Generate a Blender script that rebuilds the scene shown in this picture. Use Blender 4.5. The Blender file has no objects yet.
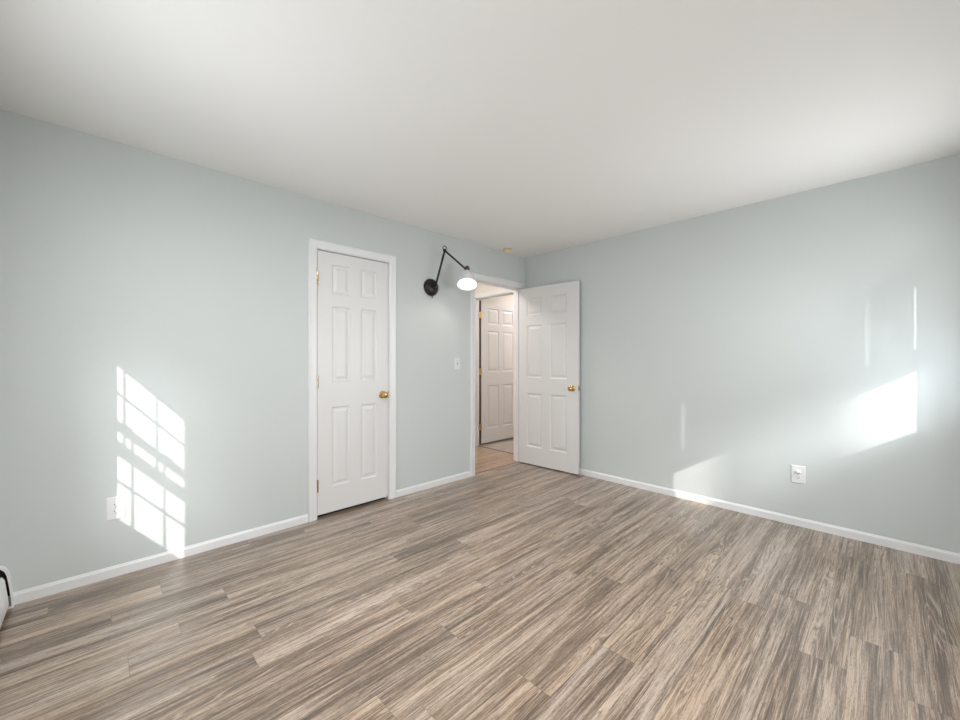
import bpy, bmesh, math, random
from mathutils import Vector, Matrix, Quaternion
random.seed(7)
PI = math.pi
scene = bpy.context.scene
C = scene.collection

# ------------------------------------------------------------------ camera
cd = bpy.data.cameras.new('camera')
cd.sensor_width = 36.0
cd.lens = 36.0 * 392.8 / 960.0
cd.clip_start = 0.02
cam = bpy.data.objects.new('camera', cd)
cam.location = (-3.677, -3.010, 1.213)
cam.rotation_euler = (PI / 2, 0, math.radians(-44.16))
C.objects.link(cam)
scene.camera = cam

# ------------------------------------------------------------------ light
scene.view_settings.view_transform = 'Standard'
scene.view_settings.look = 'None'
scene.view_settings.gamma = 1.0
scene.view_settings.use_curve_mapping = False
scene.view_settings.exposure = 0.0
scene.cycles.max_bounces = 14
scene.cycles.diffuse_bounces = 9
scene.cycles.transparent_max_bounces = 16
scene.cycles.sample_clamp_indirect = 4.0

w = bpy.data.worlds.new('sky'); scene.world = w
w.use_nodes = True
bg = w.node_tree.nodes['Background']
bg.inputs['Color'].default_value = (0.80, 0.90, 1.0, 1)
bg.inputs['Strength'].default_value = 4.2

SUN = Vector((1.0, 1.74, -1.13)).normalized()
def add_sun(name, strength, angle, col):
    l = bpy.data.lights.new(name, 'SUN'); l.energy = strength; l.angle = math.radians(angle); l.color = col
    o = bpy.data.objects.new(name, l); C.objects.link(o)
    o.rotation_euler = SUN.to_track_quat('-Z', 'Y').to_euler(); o.location = (-8, -14, 9)
    return o
add_sun('sun', 4.2, 0.5, (1.0, 0.97, 0.92))
add_sun('sun_aureole', 4.2, 22, (0.93, 0.97, 1.0))

def area(name, loc, direction, sx, sy, power, col, spread=180):
    l = bpy.data.lights.new(name, 'AREA'); l.shape = 'RECTANGLE'; l.size = sx; l.size_y = sy
    l.energy = power; l.color = col; l.spread = math.radians(spread)
    o = bpy.data.objects.new(name, l); C.objects.link(o); o.location = loc
    o.rotation_euler = Vector(direction).to_track_quat('-Z', 'Y').to_euler()
    return o
area('daylight_window_1', (-4.055, -1.21, 1.45), (1, 0, 0), 0.80, 1.10, 7.0, (0.95, 0.975, 1.0))
area('daylight_window_1', (-4.052, -1.21, 1.45), (1, -0.5, 0), 0.80, 1.10, 6.0, (0.95, 0.975, 1.0), 140)
area('daylight_window_2', (-0.62, -3.395, 1.45), (0, 1, 0), 0.90, 1.10, 3.0, (0.95, 0.975, 1.0))
area('daylight_window_2', (-0.62, -3.390, 1.45), (-0.6, 1, 0.6), 0.90, 1.10, 11.0, (0.97, 0.985, 1.0), 150)
area('sky_window_2', (-0.62, -3.385, 1.45), (-0.3, 1, -0.6), 0.90, 1.10, 6.0, (0.93, 0.97, 1.0), 140)
area('hall_ceiling_glow', (-0.75, 0.60, 2.40), (0, 0, -1), 0.25, 0.25, 15, (1.0, 0.945, 0.90))
area('far_room_glow', (1.45, 0.40, 2.42), (0, 0, -1), 0.6, 0.5, 14, (1.0, 0.965, 0.96))

# ------------------------------------------------------------------ helpers
def obj(name, bm, m, parent=None, loc=None, smooth=False, bevel=0.0, seg=2, angle=40):
    bmesh.ops.recalc_face_normals(bm, faces=bm.faces)
    me = bpy.data.meshes.new(name); bm.to_mesh(me); bm.free()
    o = bpy.data.objects.new(name, me); C.objects.link(o)
    me.materials.append(m)
    if parent: o.parent = parent
    if loc: o.location = loc
    if smooth:
        for p in me.polygons: p.use_smooth = True
        me.set_sharp_from_angle(angle=math.radians(angle))
    if bevel:
        b = o.modifiers.new('bevel', 'BEVEL'); b.width = bevel; b.segments = seg
        b.limit_method = 'ANGLE'; b.angle_limit = math.radians(35)
    return o
def empty(name, loc=(0, 0, 0), rz=0.0):
    o = bpy.data.objects.new(name, None); C.objects.link(o)
    o.location = loc; o.rotation_euler = (0, 0, rz); o.empty_display_size = 0.1
    return o
def tag(o, label=None, cat=None, group=None, kind=None):
    if label: o['label'] = label
    if cat: o['category'] = cat
    if group: o['group'] = group
    if kind: o['kind'] = kind
    return o
def box(bm, a, b):
    a = Vector(a); b = Vector(b)
    vs = [bm.verts.new((x, y, z)) for x in (a.x, b.x) for y in (a.y, b.y) for z in (a.z, b.z)]
    for f in ((0, 1, 3, 2), (4, 6, 7, 5), (0, 4, 5, 1), (2, 3, 7, 6), (0, 2, 6, 4), (1, 5, 7, 3)):
        bm.faces.new([vs[i] for i in f])
    return vs
def B_(*boxes):
    bm = bmesh.new()
    for a, b in boxes: box(bm, a, b)
    return bm
def basis(axis):
    axis = Vector(axis).normalized()
    return axis.to_track_quat('Z', 'Y').to_matrix().to_4x4()
def lathe(bm, prof, origin=(0, 0, 0), axis=(0, 0, 1), n=28, close=False):
    """prof: list of (radius, height along axis)."""
    M = Matrix.Translation(Vector(origin)) @ basis(axis)
    rings = []
    for r, h in prof:
        if r < 1e-6:
            rings.append([bm.verts.new(M @ Vector((0, 0, h)))])
        else:
            rings.append([bm.verts.new(M @ Vector((r * math.cos(2 * PI * i / n), r * math.sin(2 * PI * i / n), h))) for i in range(n)])
    pairs = list(zip(rings[:-1], rings[1:]))
    if close: pairs.append((rings[-1], rings[0]))
    for a, b in pairs:
        for i in range(n):
            j = (i + 1) % n
            if len(a) == 1 and len(b) == 1: continue
            if len(a) == 1: bm.faces.new((a[0], b[i], b[j]))
            elif len(b) == 1: bm.faces.new((a[i], b[0], a[j]))
            else: bm.faces.new((a[i], b[i], b[j], a[j]))
def tube(bm, p0, p1, r, n=14):
    p0 = Vector(p0); p1 = Vector(p1); L = (p1 - p0).length
    lathe(bm, [(0, 0), (r, 0), (r, L), (0, L)], p0, p1 - p0, n)
def polytube(bm, pts, r, n=10):
    pts = [Vector(p) for p in pts]; rings = []
    up = Vector((0.13, 0.31, 0.94)).normalized()
    for i, p in enumerate(pts):
        d = (pts[min(i + 1, len(pts) - 1)] - pts[max(i - 1, 0)]).normalized()
        s = d.cross(up).normalized(); t = s.cross(d)
        rr = r[i] if isinstance(r, (list, tuple)) else r
        rings.append([bm.verts.new(p + rr * (math.cos(2 * PI * k / n) * s + math.sin(2 * PI * k / n) * t)) for k in range(n)])
    for a, b in zip(rings[:-1], rings[1:]):
        for k in range(n): bm.faces.new((a[k], b[k], b[(k + 1) % n], a[(k + 1) % n]))
    bm.faces.new(rings[0]); bm.faces.new(list(reversed(rings[-1])))
def wall_mesh(mapf, us, vs, t, holes):
    """solid slab in (u, v, depth); holes = list of (u0, u1, v0, v1)."""
    us = sorted(set(list(us) + [h[i] for h in holes for i in (0, 1)]))
    vs = sorted(set(list(vs) + [h[i] for h in holes for i in (2, 3)]))
    bm = bmesh.new(); cache = {}
    def V(u, v, d):
        k = (round(u, 5), round(v, 5), round(d, 5))
        if k not in cache: cache[k] = bm.verts.new(mapf(u, v, d))
        return cache[k]
    def solid(i, j):
        if not (0 <= i < len(us) - 1 and 0 <= j < len(vs) - 1): return False
        cu = (us[i] + us[i + 1]) / 2; cv = (vs[j] + vs[j + 1]) / 2
        return not any(h[0] < cu < h[1] and h[2] < cv < h[3] for h in holes)
    for i in range(len(us) - 1):
        for j in range(len(vs) - 1):
            if not solid(i, j): continue
            a, b, c, d = us[i], us[i + 1], vs[j], vs[j + 1]
            for dd in (0, t): bm.faces.new([V(a, c, dd), V(b, c, dd), V(b, d, dd), V(a, d, dd)])
            if not solid(i - 1, j): bm.faces.new([V(a, c, 0), V(a, d, 0), V(a, d, t), V(a, c, t)])
            if not solid(i + 1, j): bm.faces.new([V(b, c, 0), V(b, d, 0), V(b, d, t), V(b, c, t)])
            if not solid(i, j - 1): bm.faces.new([V(a, c, 0), V(b, c, 0), V(b, c, t), V(a, c, t)])
            if not solid(i, j + 1): bm.faces.new([V(a, d, 0), V(b, d, 0), V(b, d, t), V(a, d, t)])
    return bm

# ------------------------------------------------------------------ materials
class NT:
    def __init__(s, name):
        s.m = bpy.data.materials.new(name); s.m.use_nodes = True
        s.t = s.m.node_tree; s.b = s.t.nodes['Principled BSDF']
    def n(s, kind, **kw):
        x = s.t.nodes.new(kind)
        for k, v in kw.items(): setattr(x, k, v)
        return x
    def l(s, a, b): s.t.links.new(a, b)
    def math(s, op, a, b=None, c=None, clamp=False):
        x = s.n('ShaderNodeMath', operation=op, use_clamp=clamp)
        for i, v in enumerate((a, b, c)):
            if v is None: continue
            if isinstance(v, (int, float)): x.inputs[i].default_value = v
            else: s.l(v, x.inputs[i])
        return x.outputs[0]
    def comb(s, x, y, z):
        c = s.n('ShaderNodeCombineXYZ')
        for i, v in enumerate((x, y, z)):
            if isinstance(v, (int, float)): c.inputs[i].default_value = v
            else: s.l(v, c.inputs[i])
        return c.outputs[0]
    def noise(s, vec, scale=1.0, detail=4.0, rough=0.55, dist=0.0):
        x = s.n('ShaderNodeTexNoise'); s.l(vec, x.inputs['Vector'])
        x.inputs['Scale'].default_value = scale; x.inputs['Detail'].default_value = detail
        x.inputs['Roughness'].default_value = rough; x.inputs['Distortion'].default_value = dist
        return x.outputs['Fac']
    def ramp(s, fac, stops, interp='LINEAR'):
        x = s.n('ShaderNodeValToRGB'); s.l(fac, x.inputs[0]); cr = x.color_ramp; cr.interpolation = interp
        while len(cr.elements) < len(stops): cr.elements.new(0.5)
        for e, (p, c) in zip(cr.elements, stops):
            e.position = p; e.color = (c, c, c, 1) if isinstance(c, (int, float)) else (*c, 1)
        return x.outputs[0]
    def mix(s, f, a, b, mode='MIX'):
        x = s.n('ShaderNodeMix', data_type='RGBA', blend_type=mode)
        for i, v in ((0, f), (6, a), (7, b)):
            if isinstance(v, (int, float)): x.inputs[i].default_value = v
            elif isinstance(v, tuple): x.inputs[i].default_value = (*v, 1)
            else: s.l(v, x.inputs[i])
        return x.outputs[2]
    def bump(s, h, strength, dist=0.001):
        x = s.n('ShaderNodeBump'); x.inputs['Strength'].default_value = strength; x.inputs['Distance'].default_value = dist
        s.l(h, x.inputs['Height']); s.l(x.outputs[0], s.b.inputs['Normal'])

def painted(name, col, rough, var=0.02, scale=3.0, bump=0.15, bscale=160.0, spec=0.5):
    k = NT(name); tc = k.n('ShaderNodeTexCoord').outputs['Object']
    f = k.noise(tc, scale, 4)
    lo = tuple(c * (1 - var) for c in col); hi = tuple(min(1, c * (1 + var)) for c in col)
    k.l(k.mix(f, lo, hi), k.b.inputs['Base Color'])
    k.b.inputs['Roughness'].default_value = rough
    k.b.inputs['Specular IOR Level'].default_value = spec
    if bump: k.bump(k.noise(tc, bscale, 3), bump, 0.0006)
    return k.m
WALL = painted('wall_paint', (0.570, 0.600, 0.592), 0.55, 0.02, 1.6, 0.25, 120, 0.35)
CEIL = painted('ceiling_paint', (0.80, 0.79, 0.775), 0.9, 0.012, 1.2, 0.2, 90, 0.2)
TRIM = painted('white_trim_paint', (0.75, 0.75, 0.755), 0.32, 0.012, 4, 0.05, 60)
DOOR = painted('white_door_paint', (0.70, 0.692, 0.688), 0.36, 0.015, 5, 0.06, 80)
PLASTIC = painted('white_plastic', (0.73, 0.74, 0.74), 0.3, 0.01, 20, 0)
CREAM = painted('cream_plastic', (0.78, 0.68, 0.48), 0.4, 0.03, 30, 0)
HEATER = painted('heater_enamel', (0.80, 0.81, 0.80), 0.35, 0.02, 8, 0.04, 60)
DARK = painted('dark_recess_shade', (0.03, 0.028, 0.026), 0.7, 0.1, 20, 0)
BLIND = painted('blind_vinyl', (0.80, 0.80, 0.78), 0.45, 0.02, 8, 0)
BARK = painted('bark', (0.12, 0.09, 0.07), 0.9, 0.3, 6, 0.8, 12)

def metal(name, col, rough, metallic=1.0, var=0.1):
    k = NT(name); tc = k.n('ShaderNodeTexCoord').outputs['Object']
    f = k.noise(tc, 60, 3)
    k.l(k.mix(f, tuple(c * (1 - var) for c in col), tuple(min(1, c * (1 + var)) for c in col)), k.b.inputs['Base Color'])
    k.b.inputs['Metallic'].default_value = metallic; k.b.inputs['Roughness'].default_value = rough
    return k.m
BRASS = metal('polished_brass', (0.66, 0.45, 0.18), 0.12)
BRONZE = metal('dark_bronze', (0.030, 0.026, 0.022), 0.30, 0.6, 0.2)
NICKEL = metal('brushed_nickel', (0.16, 0.155, 0.15), 0.3)
SHADE = metal('shade_metal', (0.80, 0.80, 0.80), 0.28, 0.1, 0.02)
SHADE_IN = painted('shade_white_lining', (0.90, 0.89, 0.86), 0.5, 0.01, 10, 0)

k = NT('lit_bulb')
k.b.inputs['Base Color'].default_value = (1, 0.97, 0.92, 1)
k.b.inputs['Emission Color'].default_value = (1.0, 0.95, 0.86, 1)
k.b.inputs['Emission Strength'].default_value = 14.0
BULB = k.m

k = NT('window_glass')
tr = k.n('ShaderNodeBsdfTransparent'); gl = k.n('ShaderNodeBsdfGlossy'); mx = k.n('ShaderNodeMixShader')
gl.inputs['Roughness'].default_value = 0.02
mx.inputs[0].default_value = 0.05; k.l(tr.outputs[0], mx.inputs[1]); k.l(gl.outputs[0], mx.inputs[2])
k.l(mx.outputs[0], k.t.nodes['Material Output'].inputs['Surface'])
GLASS = k.m

def plank_material(name, tint, light, width=0.147, length=1.22, y0=3.053, contrast=1.0):
    """vinyl planks running along x."""
    k = NT(name); tc = k.n('ShaderNodeTexCoord').outputs['Object']
    sp = k.n('ShaderNodeSeparateXYZ'); k.l(tc, sp.inputs[0]); x, y = sp.outputs[0], sp.outputs[1]
    ry = k.math('DIVIDE', k.math('ADD', y, y0 + width * 60), width)
    row = k.math('FLOOR', ry); fy = k.math('FRACT', ry)
    wn = k.n('ShaderNodeTexWhiteNoise', noise_dimensions='1D'); k.l(row, wn.inputs['W'])
    rx = k.math('ADD', k.math('DIVIDE', x, length), k.math('ADD', wn.outputs['Value'], 40.0))
    col = k.math('FLOOR', rx); fx = k.math('FRACT', rx)
    idv = k.comb(row, col, 3.7)
    w2 = k.n('ShaderNodeTexWhiteNoise', noise_dimensions='3D'); k.l(idv, w2.inputs['Vector'])
    r1 = w2.outputs['Value']
    sc = k.n('ShaderNodeSeparateColor'); k.l(w2.outputs['Color'], sc.inputs[0])
    ra, rb, rc = sc.outputs
    off = k.math('MULTIPLY', ra, 37.0)
    # slow waviness of the grain
    wav = k.noise(k.comb(k.math('MULTIPLY', x, 1.3), k.math('MULTIPLY', y, 6.0), off), 1.0, 2)
    yy = k.math('ADD', y, k.math('MULTIPLY', k.math('SUBTRACT', wav, 0.5), 0.022))
    def g(sx, sy, z, det=5, rough=0.6, dist=0.0):
        return k.noise(k.comb(k.math('MULTIPLY', x, sx), k.math('MULTIPLY', yy, sy), k.math('ADD', off, z)), 1.0, det, rough, dist)
    broad = g(0.8, 16, 0.0, 3, 0.5, 0.2)
    mid = g(2.0, 80, 5.0, 5, 0.66, 0.35)
    fine = g(8.0, 330, 9.0, 4, 0.7)
    pore = g(50.0, 420, 13.0, 2, 0.5)
    # cathedral figure: rings of a stretched noise field
    field = g(0.75, 13, 21.0, 1, 0.4, 0.15)
    ring = k.math('FRACT', k.math('MULTIPLY', field, 24.0))
    ringl = k.ramp(ring, [(0.0, 0.0), (0.45, 0.0), (0.62, 1.0), (0.80, 0.0)])
    ringd = k.ramp(ring, [(0.0, 0.0), (0.12, 0.0), (0.26, 1.0), (0.40, 0.0)])
    ringm = k.ramp(g(0.9, 8.5, 31.0, 2), [(0.50, 0.0), (0.58, 1.0)])
    ringf = k.math('MULTIPLY', ringl, ringm)
    s = k.math('ADD', k.math('MULTIPLY', broad, 0.46), k.math('ADD', k.math('MULTIPLY', mid, 0.60), k.math('ADD', k.math('MULTIPLY', fine, 0.46), k.math('MULTIPLY', pore, 0.18))))
    s = k.math('ADD', s, k.math('MULTIPLY', k.math('SUBTRACT', r1, 0.5), 0.05))
    s = k.math('ADD', k.math('MULTIPLY', k.math('SUBTRACT', s, 0.85), 3.8 * contrast), 0.5)
    T = tint; L = light
    base = k.ramp(s, [(0.05, (T[0] * 0.34, T[1] * 0.31, T[2] * 0.29)), (0.33, (T[0] * 0.68, T[1] * 0.66, T[2] * 0.64)),
                      (0.52, T), (0.72, (L[0] * 0.96, L[1] * 0.96, L[2] * 0.96)), (0.97, (L[0] * 1.25, L[1] * 1.25, L[2] * 1.25))])
    base = k.mix(k.math('MULTIPLY', k.math('MULTIPLY', ringd, ringm), 0.65), base, (T[0] * 0.45, T[1] * 0.42, T[2] * 0.38))
    thin = g(4.2, 190, 51.0, 3, 0.55)
    base = k.mix(k.math('MULTIPLY', k.ramp(thin, [(0.60, 0.0), (0.68, 1.0)]), 0.55), base, (L[0] * 1.25, L[1] * 1.24, L[2] * 1.22))
    base = k.mix(k.math('MULTIPLY', k.ramp(thin, [(0.33, 1.0), (0.41, 0.0)]), 0.72), base, (T[0] * 0.36, T[1] * 0.33, T[2] * 0.30))
    # warm and grey planks
    warm = k.ramp(k.math('ADD', k.math('MULTIPLY', rb, 0.30), k.math('MULTIPLY', g(0.5, 9, 41.0, 2), 0.95)), [(0.35, 0.0), (0.85, 1.0)])
    base = k.mix(warm, k.mix(1.0, base, (0.99, 1.0, 1.01), 'MULTIPLY'), k.mix(1.0, base, (1.06, 0.98, 0.88), 'MULTIPLY'))
    base = k.mix(k.math('MULTIPLY', ringf, 0.7), base, (L[0] * 1.35, L[1] * 1.32, L[2] * 1.22))
    dk = k.ramp(pore, [(0.29, 1.0), (0.36, 0.0)])
    base = k.mix(k.math('MULTIPLY', dk, 0.65), base, (T[0] * 0.3, T[1] * 0.26, T[2] * 0.22))
    # a few knots / specks
    vo = k.n('ShaderNodeTexVoronoi', feature='F1'); vo.inputs['Scale'].default_value = 1.0
    k.l(k.comb(k.math('MULTIPLY', x, 2.6), k.math('MULTIPLY', y, 4.4), 0.0), vo.inputs['Vector'])
    sp_ = k.ramp(vo.outputs['Distance'], [(0.015, 1.0), (0.030, 0.0)])
    base = k.mix(k.math('MULTIPLY', sp_, 0.85), base, (0.03, 0.022, 0.018))
    # seams
    ey = k.math('MINIMUM', fy, k.math('SUBTRACT', 1.0, fy)); ex = k.math('MINIMUM', fx, k.math('SUBTRACT', 1.0, fx))
    sy_ = k.math('LESS_THAN', ey, 0.0007 / width); sx_ = k.math('LESS_THAN', ex, 0.0009 / length)
    seam = k.math('MAXIMUM', sy_, sx_)
    base = k.mix(k.math('MULTIPLY', seam, 0.6), base, (0.06, 0.048, 0.04))
    k.l(base, k.b.inputs['Base Color'])
    rgh = k.ramp(mid, [(0.3, 0.34), (0.7, 0.26)]); k.l(rgh, k.b.inputs['Roughness'])
    k.b.inputs['Specular IOR Level'].default_value = 0.9
    k.b.inputs['Coat Weight'].default_value = 0.35; k.b.inputs['Coat Roughness'].default_value = 0.30; k.b.inputs['Coat IOR'].default_value = 1.6
    hgt = k.math('SUBTRACT', k.math('MULTIPLY', fine, 0.5), seam)
    k.bump(hgt, 0.06, 0.0006)
    return k.m
FLOOR = plank_material('floor_planks', (0.256, 0.192, 0.145), (0.380, 0.308, 0.253))
FLOOR_HALL = plank_material('hall_planks', (0.36, 0.235, 0.150), (0.46, 0.325, 0.23), y0=1.1, contrast=0.8)
FLOOR_FAR = plank_material('far_room_planks', (0.40, 0.36, 0.33), (0.50, 0.46, 0.43), y0=0.4, contrast=0.6)

# ------------------------------------------------------------------ room shell
XC, YD, H, TH = -4.07, -3.407, 2.44, 0.12
TW = 0.15
def struct(name, bm, m, label=None, **kw):
    o = obj(name, bm, m, **kw); o['kind'] = 'structure'
    return o
# door openings in the left wall
D1 = (-2.500, -1.846, 0.0, 2.078)      # rough openings (jambs 18 mm line them)
D2 = (-0.847, -0.052, 0.0, 2.078)
struct('wall_left', wall_mesh(lambda u, v, d: (u, d, v), (XC - TW, 0.0), (0, H), TH, [D1, D2]), WALL)
struct('wall_right', wall_mesh(lambda u, v, d: (d, u, v), (YD - TW, 0.0), (0, H), TH, []), WALL)
W1 = (-1.62, -0.80, 0.80, 2.03)        # y0, y1, z0, z1 in wall behind-left
W2 = (-1.08, -0.148, 0.90, 2.03)       # x0, x1, z0, z1 in wall behind
struct('wall_back', wall_mesh(lambda u, v, d: (XC - d, u, v), (YD - TW, 0.0), (0, H), TW, [W1]), WALL)
struct('wall_front', wall_mesh(lambda u, v, d: (u, YD - d, v), (XC, 0.0), (0, H), TW, [W2]), WALL)
struct('ceiling', B_(((XC - TW, YD - TW, H), (2.12, 1.17, H + 0.12))), CEIL)
struct('floor', B_(((XC - TW, YD - TW, -0.1), (0.12, 0.030, 0.0))), FLOOR)
struct('floor', B_(((-2.9, 0.030, -0.1), (0.170, 1.17, 0.0))), FLOOR_HALL)
struct('floor', B_(((0.170, 0.030, -0.1), (2.12, 1.17, -0.001))), FLOOR_FAR)
struct('trim_1', B_(((-0.838, 0.024, 0.0), (-0.070, 0.036, 0.0025))), metal('threshold_strip', (0.20, 0.13, 0.09), 0.4, 0.0), bevel=0.001)
struct('trim_2', B_(((0.162, 0.13, 0.0), (0.180, 0.988, 0.003))), metal('dark_threshold', (0.10, 0.065, 0.045), 0.5, 0.0), bevel=0.001)
struct('floor', B_(((-2.80, 0.040, 0.0), (-1.72, 1.05, 0.004))), DARK)  # dark sheet on the closet floor, painted shade for the gap under the door
# hallway and the room beyond it
HW = painted('hall_paint', (0.74, 0.70, 0.655), 0.6, 0.02, 2, 0.2, 100, 0.3)
struct('wall_hall_far', B_(((-2.92, 1.05, 0), (2.12, 1.17, H))), HW)
struct('wall_hall_left', B_(((-1.72, TH, 0), (-1.60, 1.05, H))), HW)
struct('wall_closet_left', B_(((-2.92, TH, 0), (-2.80, 1.05, H))), HW)
D3 = (0.20, 1.008, 0.0, 2.088)
struct('wall_hall_right', wall_mesh(lambda u, v, d: (0.11 + d, u, v), (TH, 1.05), (0, H), 0.082, [D3]), HW)
struct('wall_far_room', B_(((2.0, 0.0, 0), (2.12, 1.05, H)), ((0.12, 0.0, 0), (2.0, 0.12, H))), HW)

# baseboards
def baseboard(name, p0, p1, nrm, h=0.060, t=0.012):
    p0 = Vector(p0); p1 = Vector(p1); nrm = Vector(nrm)
    prof = [(0, 0), (t, 0), (t, h * 0.78), (t * 0.80, h * 0.84), (t * 0.62, h * 0.86), (t * 0.5, h * 0.95), (t * 0.25, h), (0, h)]
    bm = bmesh.new(); rings = []
    for p in (p0, p1): rings.append([bm.verts.new(p + nrm * a + Vector((0, 0, b))) for a, b in prof])
    n = len(prof)
    for i in range(n): bm.faces.new((rings[0][i], rings[0][(i + 1) % n], rings[1][(i + 1) % n], rings[1][i]))
    bm.faces.new(rings[0]); bm.faces.new(list(reversed(rings[1])))
    return struct(name, bm, TRIM)
baseboard('baseboard_left', (-3.996, 0, 0), (-2.553, 0, 0), (0, -1, 0))
baseboard('baseboard_left', (-1.793, 0, 0), (-0.900, 0, 0), (0, -1, 0))
baseboard('baseboard_right', (0, 0, 0), (0, YD, 0), (-1, 0, 0))
baseboard('baseboard_front', (XC + 0.1, YD, 0), (-0.012, YD, 0), (0, 1, 0))
baseboard('baseboard_hall', (-1.6, 1.05, 0), (0.11, 1.05, 0), (0, -1, 0))

# door frames: jamb lining, stops and moulded casing
CAS = [(0.0, 0.0), (0.0, 0.009), (0.006, 0.012), (0.010, 0.011), (0.014, 0.013), (0.044, 0.016), (0.050, 0.019), (0.057, 0.019), (0.063, 0.013), (0.063, 0.0)]
def casing(bm, mapf, x0, x1, zt, wmax_right=None):
    path = lambda u: ((x0 - u, 0.0), (x0 - u, zt + u), (x1 + (min(u, wmax_right) if wmax_right else u), zt + u), (x1 + (min(u, wmax_right) if wmax_right else u), 0.0))
    rings = [[None] * len(CAS) for _ in range(4)]
    for j, (u, d) in enumerate(CAS):
        for i, (a, z) in enumerate(path(u)): rings[i][j] = bm.verts.new(mapf(a, z, d))
    for i in range(3):
        for j in range(len(CAS) - 1):
            bm.faces.new((rings[i][j], rings[i][j + 1], rings[i + 1][j + 1], rings[i + 1][j]))
    bm.faces.new(rings[0]); bm.faces.new(list(reversed(rings[3])))
def door_frame(name, mapf, hole, y0, y1, stop0):
    """mapf(u, z, d) with d = distance out of the wall face towards the viewer (negative = into the wall)."""
    bm = bmesh.new(); j = 0.018
    def bx(a, b):
        vs = box(bm, a, b)
        for v in vs:
            u, z, d = v.co.x, v.co.y, v.co.z
            v.co = Vector(mapf(u, z, d))
    u0, u1, _, zt = hole
    bx((u0, 0, y0), (u0 + j, zt - j, y1)); bx((u1 - j, 0, y0), (u1, zt - j, y1)); bx((u0, zt - j, y0), (u1, zt, y1))
    s = 0.011
    bx((u0 + j, 0, stop0 - 0.035), (u0 + j + s, zt - j - s, stop0)); bx((u1 - j - s, 0, stop0 - 0.035), (u1 - j, zt - j - s, stop0))
    bx((u0 + j, zt - j - s, stop0 - 0.035), (u1 - j, zt - j, stop0))
    return struct(name, bm, TRIM)
mA = lambda u, z, d: (u, -d, z)
door_frame('trim_3', mA, D1, -TH, 0.0, -0.040)
door_frame('trim_4', mA, D2, -TH, 0.0, -0.040)
bm = bmesh.new(); casing(bm, mA, D1[0] + 0.012, D1[1] - 0.012, D1[3] - 0.013); struct('trim_5', bm, TRIM)
bm = bmesh.new(); casing(bm, mA, D2[0] + 0.012, D2[1] - 0.012, D2[3] - 0.013, 0.062); struct('trim_6', bm, TRIM)
mH = lambda u, z, d: (0.11 - d, u, z)
door_frame('trim_7', mH, D3, -0.082, 0.0, -0.030)
bm = bmesh.new(); casing(bm, mH, D3[0] + 0.012, D3[1] - 0.012, D3[3] - 0.013, 0.05); struct('trim_8', bm, TRIM)

# ------------------------------------------------------------------ six panel doors
ROWS = [(0.224, 0.845), (1.042, 1.633), (1.731, 1.961)]
def leaf_mesh(wd, cols, z0=0.015, z1=2.055, t=0.035, ROWS=ROWS):
    """leaf spans u 0..wd, front face at v=0 (normal -v), back at v=t, both faces panelled."""
    bm = bmesh.new()
    us = sorted([0, wd] + [c for cc in cols for c in cc]); zs = sorted([z0, z1] + [c for cc in ROWS for c in cc])
    for side in (0, 1):
        s = 1 if side == 0 else -1; base = 0 if side == 0 else t
        P = lambda u, z, d: bm.verts.new((u, base + s * d, z))
        for i in range(len(us) - 1):
            for j in range(len(zs) - 1):
                a, b, c, d = us[i], us[i + 1], zs[j], zs[j + 1]
                if (a, b) in cols and (c, d) in ROWS:
                    loops = []
                    for ins, dep in ((0, 0), (0.004, 0.0050), (0.010, 0.0085), (0.020, 0.0085), (0.026, 0.0070), (0.040, 0.0025), (0.044, 0.0020)):
                        loops.append([P(a + ins, c + ins, dep), P(b - ins, c + ins, dep), P(b - ins, d - ins, dep), P(a + ins, d - ins, dep)])
                    for l0, l1 in zip(loops[:-1], loops[1:]):
                        for q in range(4): bm.faces.new((l0[q], l0[(q + 1) % 4], l1[(q + 1) % 4], l1[q]))
                    bm.faces.new(loops[-1])
                else:
                    bm.faces.new((P(a, c, 0), P(b, c, 0), P(b, d, 0), P(a, d, 0)))
    def q(*p): bm.faces.new([bm.verts.new(x) for x in p])
    q((0, 0, z0), (0, t, z0), (0, t, z1), (0, 0, z1)); q((wd, 0, z0), (wd, t, z0), (wd, t, z1), (wd, 0, z1))
    q((0, 0, z0), (wd, 0, z0), (wd, t, z0), (0, t, z0)); q((0, 0, z1), (wd, 0, z1), (wd, t, z1), (0, t, z1))
    bmesh.ops.remove_doubles(bm, verts=bm.verts, dist=1e-5)
    return bm
def knob(parent, u, z, s, t=0.035):
    y = 0.0 if s < 0 else t
    bm = bmesh.new()
    lathe(bm, [(0, 0), (0.033, 0), (0.033, 0.003), (0.029, 0.007), (0.015, 0.010), (0.0125, 0.014), (0.012, 0.026), (0.016, 0.031), (0.024, 0.037), (0.0275, 0.046), (0.0265, 0.055), (0.021, 0.061), (0.012, 0.0645), (0, 0.0655)], (0, 0, 0), (0, s, 0), 32)
    kn = obj('door_knob', bm, BRASS, parent, (u, y, z), smooth=True)
    kn['label'] = 'polished brass round door knob'
    return kn
def hinge(parent, u, v, z, wide=0.007):
    """barrel with three knuckles at (u, v); leaves lie beside it."""
    bm = bmesh.new()
    for q in range(5):
        lathe(bm, [(0, 0), (0.0062, 0), (0.0062, 0.0168), (0, 0.0168)], (0, 0, -0.044 + q * 0.0176), (0, 0, 1), 12)
    lathe(bm, [(0, 0), (0.0045, 0), (0.005, 0.004), (0, 0.006)], (0, 0, 0.044), (0, 0, 1), 12)
    lathe(bm, [(0, 0), (0.0045, 0), (0.005, 0.004), (0, 0.006)], (0, 0, -0.044), (0, 0, -1), 12)
    box(bm, (-wide, 0.001, -0.044), (wide, 0.0035, 0.044))
    h = obj('hinge', bm, BRASS, parent, (u, v, z), smooth=True)
    h['label'] = 'brass butt hinge'
    return h
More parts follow.
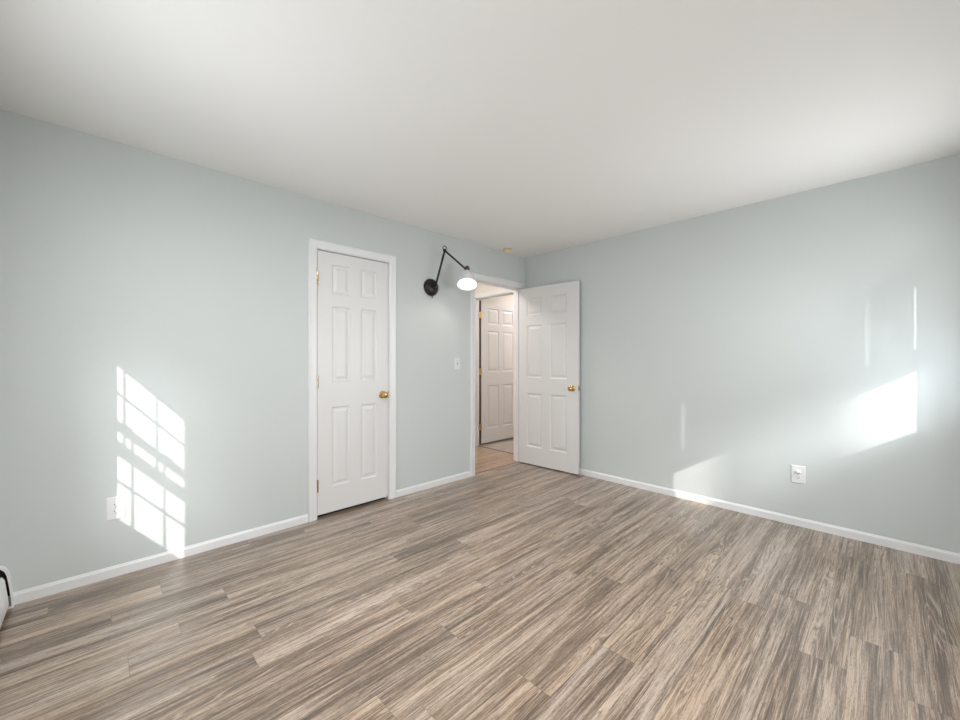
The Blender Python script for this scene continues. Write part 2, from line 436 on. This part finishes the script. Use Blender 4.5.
def latch(parent, u, t=0.035, z=0.915):
    bm = B_(((u - 0.001, 0.006, z - 0.028), (u + 0.0008, t - 0.006, z + 0.028)), ((u, 0.011, z - 0.009), (u + 0.006, t - 0.011, z + 0.009)))
    o = obj('latch_plate', bm, BRASS, parent, bevel=0.0008)
    return o

# closet door (closed)
d1 = empty('door_1', (-2.479, 0.003, 0)); d1['kind'] = 'structure'
obj('door_leaf', leaf_mesh(0.610, [(0.112, 0.264), (0.356, 0.504)], 0.026, 2.053), DOOR, d1)
knob(d1, 0.556, 0.915, -1)
obj('strike_plate', B_(((0.6125, -0.0035, 0.885), (0.6155, 0.004, 0.945))), BRASS, d1)
for z in (1.838, 1.046, 0.252): hinge(d1, -0.0015, -0.008, z)
# bedroom door (open against the right wall), hinge pin at (-0.07, -0.005)
ang = math.radians(180 + 92.9)
d2 = empty('door_2', (-0.070, -0.006, 0), ang); d2['kind'] = 'structure'
# local frame: u along leaf from the hinge; after the turn, local -v faces the camera
o = obj('door_leaf', leaf_mesh(0.757, [(0.097, 0.302), (0.413, 0.625)], 0.012, 2.046, ROWS=[(0.215, 0.830), (1.008, 1.612), (1.730, 1.925)]), DOOR, d2, (0.007, -0.0400, 0))
knob(d2, 0.700, 0.912, -1).location.y = -0.0400
lp = latch(d2, 0.762); lp.location = (0.002, -0.0400, 0)
for z in (1.83, 1.045, 0.25): hinge(d2, 0.0, 0.0, z)
# hall door (open, seen through the doorway)
d3 = empty('door_3', (0.232, 0.985, 0)); d3['kind'] = 'structure'
obj('door_leaf', leaf_mesh(0.812, [(0.125, 0.365), (0.447, 0.687)], 0.022, 2.062), DOOR, d3)
for z in (1.85, 1.05, 0.26): hinge(d3, -0.024, -0.005, z, wide=0.026)
he = obj('hinge_gap_shade', B_(((-0.020, 0.008, 0.022), (0.0, 0.034, 2.06))), painted('gap_shade_brown', (0.07, 0.04, 0.025), 0.6, 0.1, 8, 0), d3); he['label'] = 'dark brown strip painting the shade in the hinge gap'  # dark strip stands in for the shade in the hinge gap
knob(d3, 0.75, 0.915, -1)

# ------------------------------------------------------------------ windows (behind the camera)
def window(name, mapf, u0, u1, z0, z1, muntins=True, zm0=1.36, zm1=1.495):
    """mapf(u, d, z), d = depth into the wall from the inner face."""
    root = empty(name); root['kind'] = 'structure'
    def part(nm, boxes, m=TRIM):
        bm = bmesh.new()
        for a, b in boxes:
            for v in box(bm, a, b): v.co = Vector(mapf(*v.co))
        return obj(nm, bm, m, root)
    part('window_frame', [((u0, 0.07, z0), (u0 + 0.012, TW, z1)), ((u1 - 0.012, 0.07, z0), (u1, TW, z1)), ((u0, 0.07, z1 - 0.02), (u1, TW, z1)), ((u0, 0.07, z0 - 0.0), (u1, TW, z0 + 0.02))])
    part('window_sill', [((u0 - 0.08, -0.045, z0 - 0.022), (u1 + 0.08, 0.0, z0)), ((u0 - 0.06, -0.015, z0 - 0.085), (u1 + 0.06, 0.0, z0 - 0.022))])
    part('window_casing', [((u0 - 0.076, -0.016, z0), (u0 - 0.012, 0, z1 + 0.066)), ((u1 + 0.012, -0.016, z0), (u1 + 0.076, 0, z1 + 0.066)), ((u0, -0.016, z1), (u1, 0, z1 + 0.066))])
    for nm, dd, a, b, rb, rt in (('lower_sash', 0.090, z0 + 0.01, zm1, 0.06, 0.036), ('upper_sash', 0.125, zm0, z1 - 0.01, 0.060, 0.04)):
        s = 0.03
        bx = [((u0 + 0.01, dd - 0.012, a), (u0 + 0.01 + s, dd + 0.012, b)), ((u1 - 0.01 - s, dd - 0.012, a), (u1 - 0.01, dd + 0.012, b)),
              ((u0 + 0.01, dd - 0.012, a), (u1 - 0.01, dd + 0.012, a + rb)), ((u0 + 0.01, dd - 0.012, b - rt), (u1 - 0.01, dd + 0.012, b))]
        fr_ = part(nm, bx)
        if muntins:
            ga, gb = a + rb, b - rt; gm = (ga + gb) / 2; mb = []
            for q in (1, 2):
                uu = (u0 + u1) / 2 + (q - 1.5) * 0.25
                mb.append(((uu - 0.007, dd - 0.003, ga), (uu + 0.007, dd + 0.003, gb)))
            mb.append(((u0 + 0.04, dd - 0.003, gm - 0.007), (u1 - 0.04, dd + 0.003, gm + 0.007)))
            part('muntin', mb)
        part('pane', [((u0 + 0.03, dd - 0.002, a + 0.02), (u1 - 0.03, dd + 0.002, b - 0.02))], GLASS)
    for uu in (-0.16, 0.16):
        c = (u0 + u1) / 2 + uu
        part('sash_lock', [((c - 0.03, 0.085, zm1), (c + 0.03, 0.105, zm1 + 0.018))], BRASS)
    return root
window('window_1', lambda u, d, z: (XC - d, u, z), *W1)
window('window_2', lambda u, d, z: (u, YD - d, z), *W2, muntins=False, zm0=1.455, zm1=1.50)

def blind(name, label, mapf, u0, u1, ztop, zbot, d, pitch, closed, hole_us=(), hole_rng=(9, 9)):
    root = empty(name, mapf(( u0 + u1) / 2, d, ztop)); tag(root, label, 'blind')
    org = Vector(root.location)
    def part(nm, boxes, m=BLIND):
        bm = bmesh.new()
        for a, b in boxes:
            for v in box(bm, a, b): v.co = Vector(mapf(*v.co)) - org
        return obj(nm, bm, m, root)
    part('head_rail', [((u0, d - 0.018, ztop - 0.035), (u1, d + 0.018, ztop))])
    part('bottom_rail', [((u0, d - 0.012, zbot), (u1, d + 0.012, zbot + 0.014))])
    z = zbot + (0.010 if closed else 0.016); boxes = []
    while z < ztop - 0.04:
        if closed:
            hw = pitch * 0.56
            zc = z + pitch / 2
            cuts = sorted(hole_us) if hole_rng[0] < zc < hole_rng[1] else []
            e = u0; ue = u1 if 1.47 < zc < 1.86 else u1 + 0.014
            for c in cuts:
                boxes.append(((e, d - 0.001, zc - hw), (c - 0.008, d + 0.001, zc + hw)))
                boxes.append(((c - 0.008, d - 0.001, zc - hw), (c + 0.008, d + 0.001, zc - 0.002)))
                e = c + 0.008
            boxes.append(((e, d - 0.001, zc - hw), (ue, d + 0.001, zc + hw)))
            z += pitch
        else:
            boxes.append(((u0, d - 0.012, z), (u1, d + 0.012, z + 0.0012))); z += 0.008
    bm = bmesh.new()
    for a, b in boxes:
        for v in box(bm, a, b): v.co = Vector(mapf(*v.co)) - org
    sl = obj('slats', bm, BLIND, root)
    for c in (u0 + 0.12, u1 - 0.12):
        part('ladder_cord', [((c - 0.0008, d - 0.014, zbot), (c + 0.0008, d - 0.0128, ztop - 0.03))])
    return root
blind('window_blind', 'white slatted blind half raised in the window with a gridded sash', lambda u, d, z: (XC - d, u, z), -1.605, -0.815, 2.03, 1.760, 0.034, 0.02, False)
blind('window_blind', 'white slatted blind lowered nearly to the sill in the window beside the right wall', lambda u, d, z: (u, YD - d, z), -1.07, -0.166, 2.03, 1.328, 0.020, 0.0205, True,
      hole_us=(-0.285, -0.947), hole_rng=(1.50, 1.99))

# a bare tree outdoors towards the sun; its trunk shades the middle of the second window
tr_ = empty('tree', (-0.62 - 8.3, -3.54 - 14.45, -3.0)); tag(tr_, 'bare tree trunk standing outdoors beyond the second window', 'tree')
bm = bmesh.new(); polytube(bm, [(0, 0, 0), (0.02, 0, 4), (-0.02, 0.02, 9), (0.0, 0, 14), (0.1, 0.05, 21)], [0.38, 0.31, 0.25, 0.222, 0.19], 14)
obj('trunk', bm, BARK, tr_, smooth=True)

# ------------------------------------------------------------------ baseboard heater
hl = 2.6
ht = empty('baseboard_heater', (XC, -0.016, 0)); tag(ht, 'white metal baseboard heater along the wall at the left edge', 'heater')
def extr(bm, prof, ya, yb):
    rings = [[bm.verts.new((a, y, z)) for a, z in prof] for y in (ya, yb)]
    n = len(prof)
    for i in range(n): bm.faces.new((rings[0][i], rings[0][(i + 1) % n], rings[1][(i + 1) % n], rings[1][i]))
    bm.faces.new(rings[0]); bm.faces.new(list(reversed(rings[1])))
cap = [(0, 0), (0.094, 0.0), (0.0925, 0.03), (0.086, 0.10), (0.078, 0.165), (0.070, 0.190), (0.055, 0.207), (0.03, 0.214), (0, 0.214)]
bm = bmesh.new()
inner = [(0, 0.006), (0.0875, 0.006), (0.0862, 0.03), (0.080, 0.10), (0.072, 0.163), (0.0645, 0.186), (0.051, 0.201), (0.03, 0.207), (0, 0.207)]
n = len(cap); L4 = [[bm.verts.new((a, y, z)) for a, z in pr_] for y in (0.016, -0.020) for pr_ in (cap, inner)]
for i in range(n):
    j = (i + 1) % n; co, ci, no, ni = L4
    for a_, b_ in ((co, no), (ci, ni), (no, ni), (co, ci)): bm.faces.new((a_[i], a_[j], b_[j], b_[i]))
ec = obj('end_cap', bm, HEATER, ht, smooth=True, angle=50)
bm = bmesh.new(); extr(bm, [(a * 0.98, z * 0.99 + 0.001) for a, z in inner], 0.015, 0.008)
obj('end_cap_shade', bm, DARK, ht)  # dark plate paints the shadowed inside of the cap
bm = bmesh.new(); extr(bm, [(0.0, 0.03), (0.003, 0.03), (0.003, 0.197), (0.034, 0.199), (0.030, 0.202), (0.0, 0.202)], -0.016, -hl)
obj('back_panel', bm, HEATER, ht)
bm = bmesh.new(); extr(bm, [(0.078, 0.034), (0.082, 0.030), (0.0835, 0.034), (0.070, 0.155), (0.060, 0.174), (0.057, 0.172), (0.067, 0.153)], -0.050, -hl)
obj('front_panel', bm, HEATER, ht, smooth=True, angle=30)
bm = bmesh.new(); extr(bm, [(0.006, 0.176), (0.050, 0.178), (0.052, 0.182), (0.006, 0.180)], -0.06, -hl)
obj('damper', bm, HEATER, ht)
bm = bmesh.new()
tube(bm, (0.038, -0.02, 0.10), (0.038, -hl, 0.10), 0.011, 12)
for i in range(90):
    y = -0.06 - i * 0.028; box(bm, (0.010, y, 0.065), (0.062, y - 0.0008, 0.135))
obj('heating_element', bm, DARK, ht)

# ------------------------------------------------------------------ outlets and switch
def on_wall(root, wall, u, z):
    root.location = (u, 0, z) if wall == 'A' else (0, u, z)
    root.rotation_euler = (0, 0, 0 if wall == 'A' else -PI / 2)
def outlet(label, wall, u, z, cover=False, w_=0.082, h_=0.128):
    r = empty('power_outlet'); tag(r, label, 'outlet', ); on_wall(r, wall, u, z)
    bm = bmesh.new(); lip = 0.006
    prof = ((w_ / 2, 0.0), (w_ / 2, -0.003), (w_ / 2 - 0.004, -lip), )
    loops = []
    for a, d in prof:
        b = a - w_ / 2 + h_ / 2
        loops.append([bm.verts.new((sx * a, d, sz * b)) for sx, sz in ((-1, -1), (1, -1), (1, 1), (-1, 1))])
    for l0, l1 in zip(loops[:-1], loops[1:]):
        for q in range(4): bm.faces.new((l0[q], l0[(q + 1) % 4], l1[(q + 1) % 4], l1[q]))
    bm.faces.new(loops[0]); bm.faces.new(loops[-1])
    obj('cover_plate', bm, PLASTIC, r)
    for s in (1, -1):
        zc = s * 0.0195
        bm = bmesh.new(); n = 24; ring0 = []; ring1 = []
        for i in range(n):
            a = 2 * PI * i / n; x = 0.0172 * math.cos(a); zz = max(-0.0142, min(0.0142, 0.0172 * math.sin(a)))
            ring0.append(bm.verts.new((x, -0.005, zc + zz))); ring1.append(bm.verts.new((x * 0.97, -0.0085, zc + zz * 0.97)))
        for i in range(n): bm.faces.new((ring0[i], ring0[(i + 1) % n], ring1[(i + 1) % n], ring1[i]))
        bm.faces.new(ring1)
        rc_ = obj('receptacle', bm, PLASTIC, r)
        bm = B_(((-0.0076, -0.0089, zc - 0.0015), (-0.0052, -0.006, zc + 0.0075)), ((0.0052, -0.0089, zc - 0.0005), (0.0076, -0.006, zc + 0.0070)))
        lathe(bm, [(0, 0), (0.0026, 0), (0.0026, 0.003), (0, 0.003)], (0, -0.006, zc - 0.0080), (0, -1, 0), 12)
        if not (cover and s == 1): obj('slots', bm, DARK, rc_)
        else: bm.free()
    bm = bmesh.new(); lathe(bm, [(0, 0), (0.003, 0), (0.0025, 0.0012), (0, 0.0016)], (0, -0.006, 0), (0, -1, 0), 12)
    obj('screw', bm, NICKEL, r, smooth=True)
    return r
outlet('white duplex wall outlet on the left wall beside the sunlit grid pattern', 'A', -3.606, 0.382)
o2 = outlet('white wall outlet on the right wall with a capped upper socket', 'B', -2.570, 0.375, cover=True)
bm = bmesh.new(); lathe(bm, [(0, 0), (0.018, 0), (0.0185, 0.004), (0.015, 0.009), (0.006, 0.0115), (0, 0.012)], (0, 0, 0), (0, -1, 0), 24)
pc = obj('plug_cap', bm, PLASTIC, None, smooth=True); tag(pc, 'white oval plug cap pushed into the upper socket of the right wall outlet', 'plug cap')
pc.rotation_euler = (0, 0, -PI / 2); pc.location = (-0.0086, -2.570, 0.3955); pc.scale = (1.0, 1.0, 0.8)

sw = empty('light_switch'); tag(sw, 'white toggle light switch on the left wall beside the open doorway', 'switch'); on_wall(sw, 'A', -1.077, 1.178)
bm = bmesh.new(); loops = []
for a, d in ((0.036, 0.0), (0.036, -0.003), (0.032, -0.006)):
    loops.append([bm.verts.new((sx * a, d, sz * (a + 0.022))) for sx, sz in ((-1, -1), (1, -1), (1, 1), (-1, 1))])
for l0, l1 in zip(loops[:-1], loops[1:]):
    for q in range(4): bm.faces.new((l0[q], l0[(q + 1) % 4], l1[(q + 1) % 4], l1[q]))
bm.faces.new(loops[0]); bm.faces.new(loops[-1])
obj('cover_plate', bm, PLASTIC, sw)
bm = B_(((-0.0055, -0.0064, -0.012), (0.0055, -0.004, 0.012)))
obj('slot', bm, DARK, sw)
bm = bmesh.new(); vs = box(bm, (-0.0045, -0.020, -0.004), (0.0045, -0.005, 0.0045))
for v in vs:
    if v.co.y < -0.01: v.co.z += 0.010; v.co.x *= 0.8
obj('toggle', bm, PLASTIC, sw, bevel=0.001)
for s in (1, -1):
    bm = bmesh.new(); lathe(bm, [(0, 0), (0.003, 0), (0.0025, 0.0012), (0, 0.0016)], (0, -0.006, s * 0.030), (0, -1, 0), 12)
    obj('screw', bm, NICKEL, sw, smooth=True)

# ------------------------------------------------------------------ smoke detector
sd = empty('smoke_detector', (-0.440, -0.112, H)); tag(sd, 'small round cream smoke detector on the ceiling near the corner above the doorway', 'smoke detector')
bm = bmesh.new(); lathe(bm, [(0, 0), (0.054, 0), (0.054, 0.004), (0.051, 0.009), (0, 0.009)], (0, 0, 0), (0, 0, -1), 36)
obj('mounting_base', bm, CREAM, sd, smooth=True)
bm = bmesh.new(); lathe(bm, [(0, 0.009), (0.044, 0.009), (0.044, 0.012)], (0, 0, 0), (0, 0, -1), 36)
obj('dark_vent_ring', bm, DARK, sd)
bm = bmesh.new(); lathe(bm, [(0.0, 0.0125), (0.040, 0.012), (0.043, 0.014), (0.042, 0.030), (0.039, 0.038), (0.030, 0.043), (0, 0.044)], (0, 0, 0), (0, 0, -1), 36)
obj('detector_cover', bm, CREAM, sd, smooth=True)

# ------------------------------------------------------------------ wall sconce
P0 = Vector((-1.410, 0, 1.903))
sc_ = empty('wall_sconce', P0); tag(sc_, 'dark bronze swing arm wall lamp with a lit metal shade between the two doors', 'lamp')
rel = lambda p: Vector(p) - P0
bm = bmesh.new()
lathe(bm, [(0, 0), (0.081, 0), (0.083, 0.006), (0.081, 0.018), (0.071, 0.032), (0.052, 0.043), (0.030, 0.048), (0, 0.049)], (0, 0, 0), (0, -1, 0), 40)
obj('wall_plate', bm, BRONZE, sc_, smooth=True)
bm = bmesh.new(); tube(bm, (-0.005, -0.030, -0.060), (-0.005, -0.034, -0.098), 0.0035, 10)
lathe(bm, [(0, 0), (0.006, 0.0), (0.007, 0.006), (0, 0.012)], (-0.005, -0.034, -0.096), (0, 0, -1), 12)
obj('toggle_switch', bm, BRONZE, sc_, smooth=True)
A0 = Vector((-1.418, -0.075, 1.903)); A1 = Vector((-1.413, -0.090, 1.945)); J = Vector((-1.334, -0.12, 2.246)); T_ = Vector((-1.124, -0.20, 2.094))
bm = bmesh.new()
tube(bm, rel((-1.418, -0.028, 1.905)), rel((-1.416, -0.085, 1.905)), 0.012, 16)
lathe(bm, [(0, -0.018), (0.012, -0.015), (0.019, 0), (0.012, 0.015), (0, 0.018)], rel((-1.416, -0.085, 1.908)), (0.2, 0, 1), 20)
obj('arm_pivot', bm, BRONZE, sc_, smooth=True)
bm = bmesh.new(); tube(bm, rel((-1.416, -0.088, 1.912)), rel(J), 0.0095, 14)
obj('lower_arm', bm, BRONZE, sc_, smooth=True)
bm = bmesh.new()
lathe(bm, [(0, -0.016), (0.010, -0.014), (0.0165, -0.006), (0.0165, 0.006), (0.010, 0.014), (0, 0.016)], rel(J), (0.3, -1, 0.1), 20)
ringpts = [rel(J) + Vector((0.022 * math.cos(a), 0, 0.021 + 0.022 * math.sin(a))) for a in [2 * PI * i / 18 for i in range(19)]]
polytube(bm, ringpts, 0.0042, 8)
obj('elbow_joint', bm, BRONZE, sc_, smooth=True)
bm = bmesh.new(); tube(bm, rel(J), rel(T_ + Vector((-0.022, -0.004, -0.004))), 0.0090, 14)
obj('upper_arm', bm, BRONZE, sc_, smooth=True)
t_ = math.radians(25)
AX = Vector((-0.67 * math.sin(t_), -0.74 * math.sin(t_), -math.cos(t_))).normalized()
TOP = T_ + Vector((-0.002, -0.004, 0.012))
bm = bmesh.new()
lathe(bm, [(0, -0.014), (0.014, -0.012), (0.024, -0.002), (0.028, 0.014), (0.026, 0.034), (0.030, 0.044), (0.0, 0.044)], rel(TOP), AX, 28)
obj('socket_cup', bm, NICKEL, sc_, smooth=True)
bm = bmesh.new()
so = [(0.022, 0.040), (0.034, 0.054), (0.054, 0.084), (0.071, 0.118), (0.084, 0.156), (0.0915, 0.196)]
lathe(bm, so + [(0.0935, 0.199), (0.0900, 0.198)] + [(r - 0.0022, h + 0.001) for r, h in reversed(so[1:-1])] + [(0.0205, 0.042)], rel(TOP), AX, 48, close=True)
sh = obj('lamp_shade', bm, SHADE, sc_, smooth=True, angle=60)
sh.data.materials.append(SHADE_IN)
M_ = rel(TOP)
for p in sh.data.polygons:
    v = Vector(p.center) - M_; h = v.dot(AX); rad = v - AX * h
    if p.normal.dot(rad) < 0: p.material_index = 1
bm = bmesh.new()
lathe(bm, [(0, 0.045), (0.013, 0.046), (0.014, 0.068), (0.024, 0.090), (0.031, 0.112), (0.029, 0.130), (0.018, 0.144), (0, 0.149)], rel(TOP), AX, 28)
obj('light_bulb', bm, BULB, sc_, smooth=True)
pl = bpy.data.lights.new('sconce_light', 'SPOT'); pl.energy = 3.2; pl.color = (1.0, 0.93, 0.84); pl.shadow_soft_size = 0.03; pl.spot_size = math.radians(150); pl.spot_blend = 0.5
po = bpy.data.objects.new('sconce_light', pl); C.objects.link(po)
po.location = TOP + AX * 0.16; po.rotation_euler = AX.to_track_quat('-Z', 'Y').to_euler()

# ------------------------------------------------------------------ unseen fill lamp added above the camera to brighten the room
cl = empty('added_fill_lamp', (-2.95, -2.35, H)); tag(cl, 'added fill light shaped as a round white dome on the ceiling, out of view', 'fill lamp')
bm = bmesh.new(); lathe(bm, [(0, 0), (0.17, 0), (0.175, 0.006), (0.17, 0.025), (0, 0.025)], (0, 0, 0), (0, 0, -1), 40)
obj('fill_lamp_base', bm, TRIM, cl, smooth=True)
k = NT('fill_lamp_dome'); k.b.inputs['Base Color'].default_value = (0.9, 0.9, 0.88, 1); k.b.inputs['Roughness'].default_value = 0.4
k.b.inputs['Emission Color'].default_value = (1, 0.97, 0.92, 1); k.b.inputs['Emission Strength'].default_value = 3.0
bm = bmesh.new(); lathe(bm, [(0.160, 0.025), (0.158, 0.040), (0.140, 0.062), (0.100, 0.082), (0.050, 0.092), (0, 0.095)], (0, 0, 0), (0, 0, -1), 40)
obj('fill_lamp_dome', bm, k.m, cl, smooth=True)
a_ = area('added_fill_light', (-2.95, -2.35, H - 0.11), (0, 0, -1), 0.34, 0.34, 47, (1.0, 0.98, 0.965))  # added fill light, carries most of the room's brightness
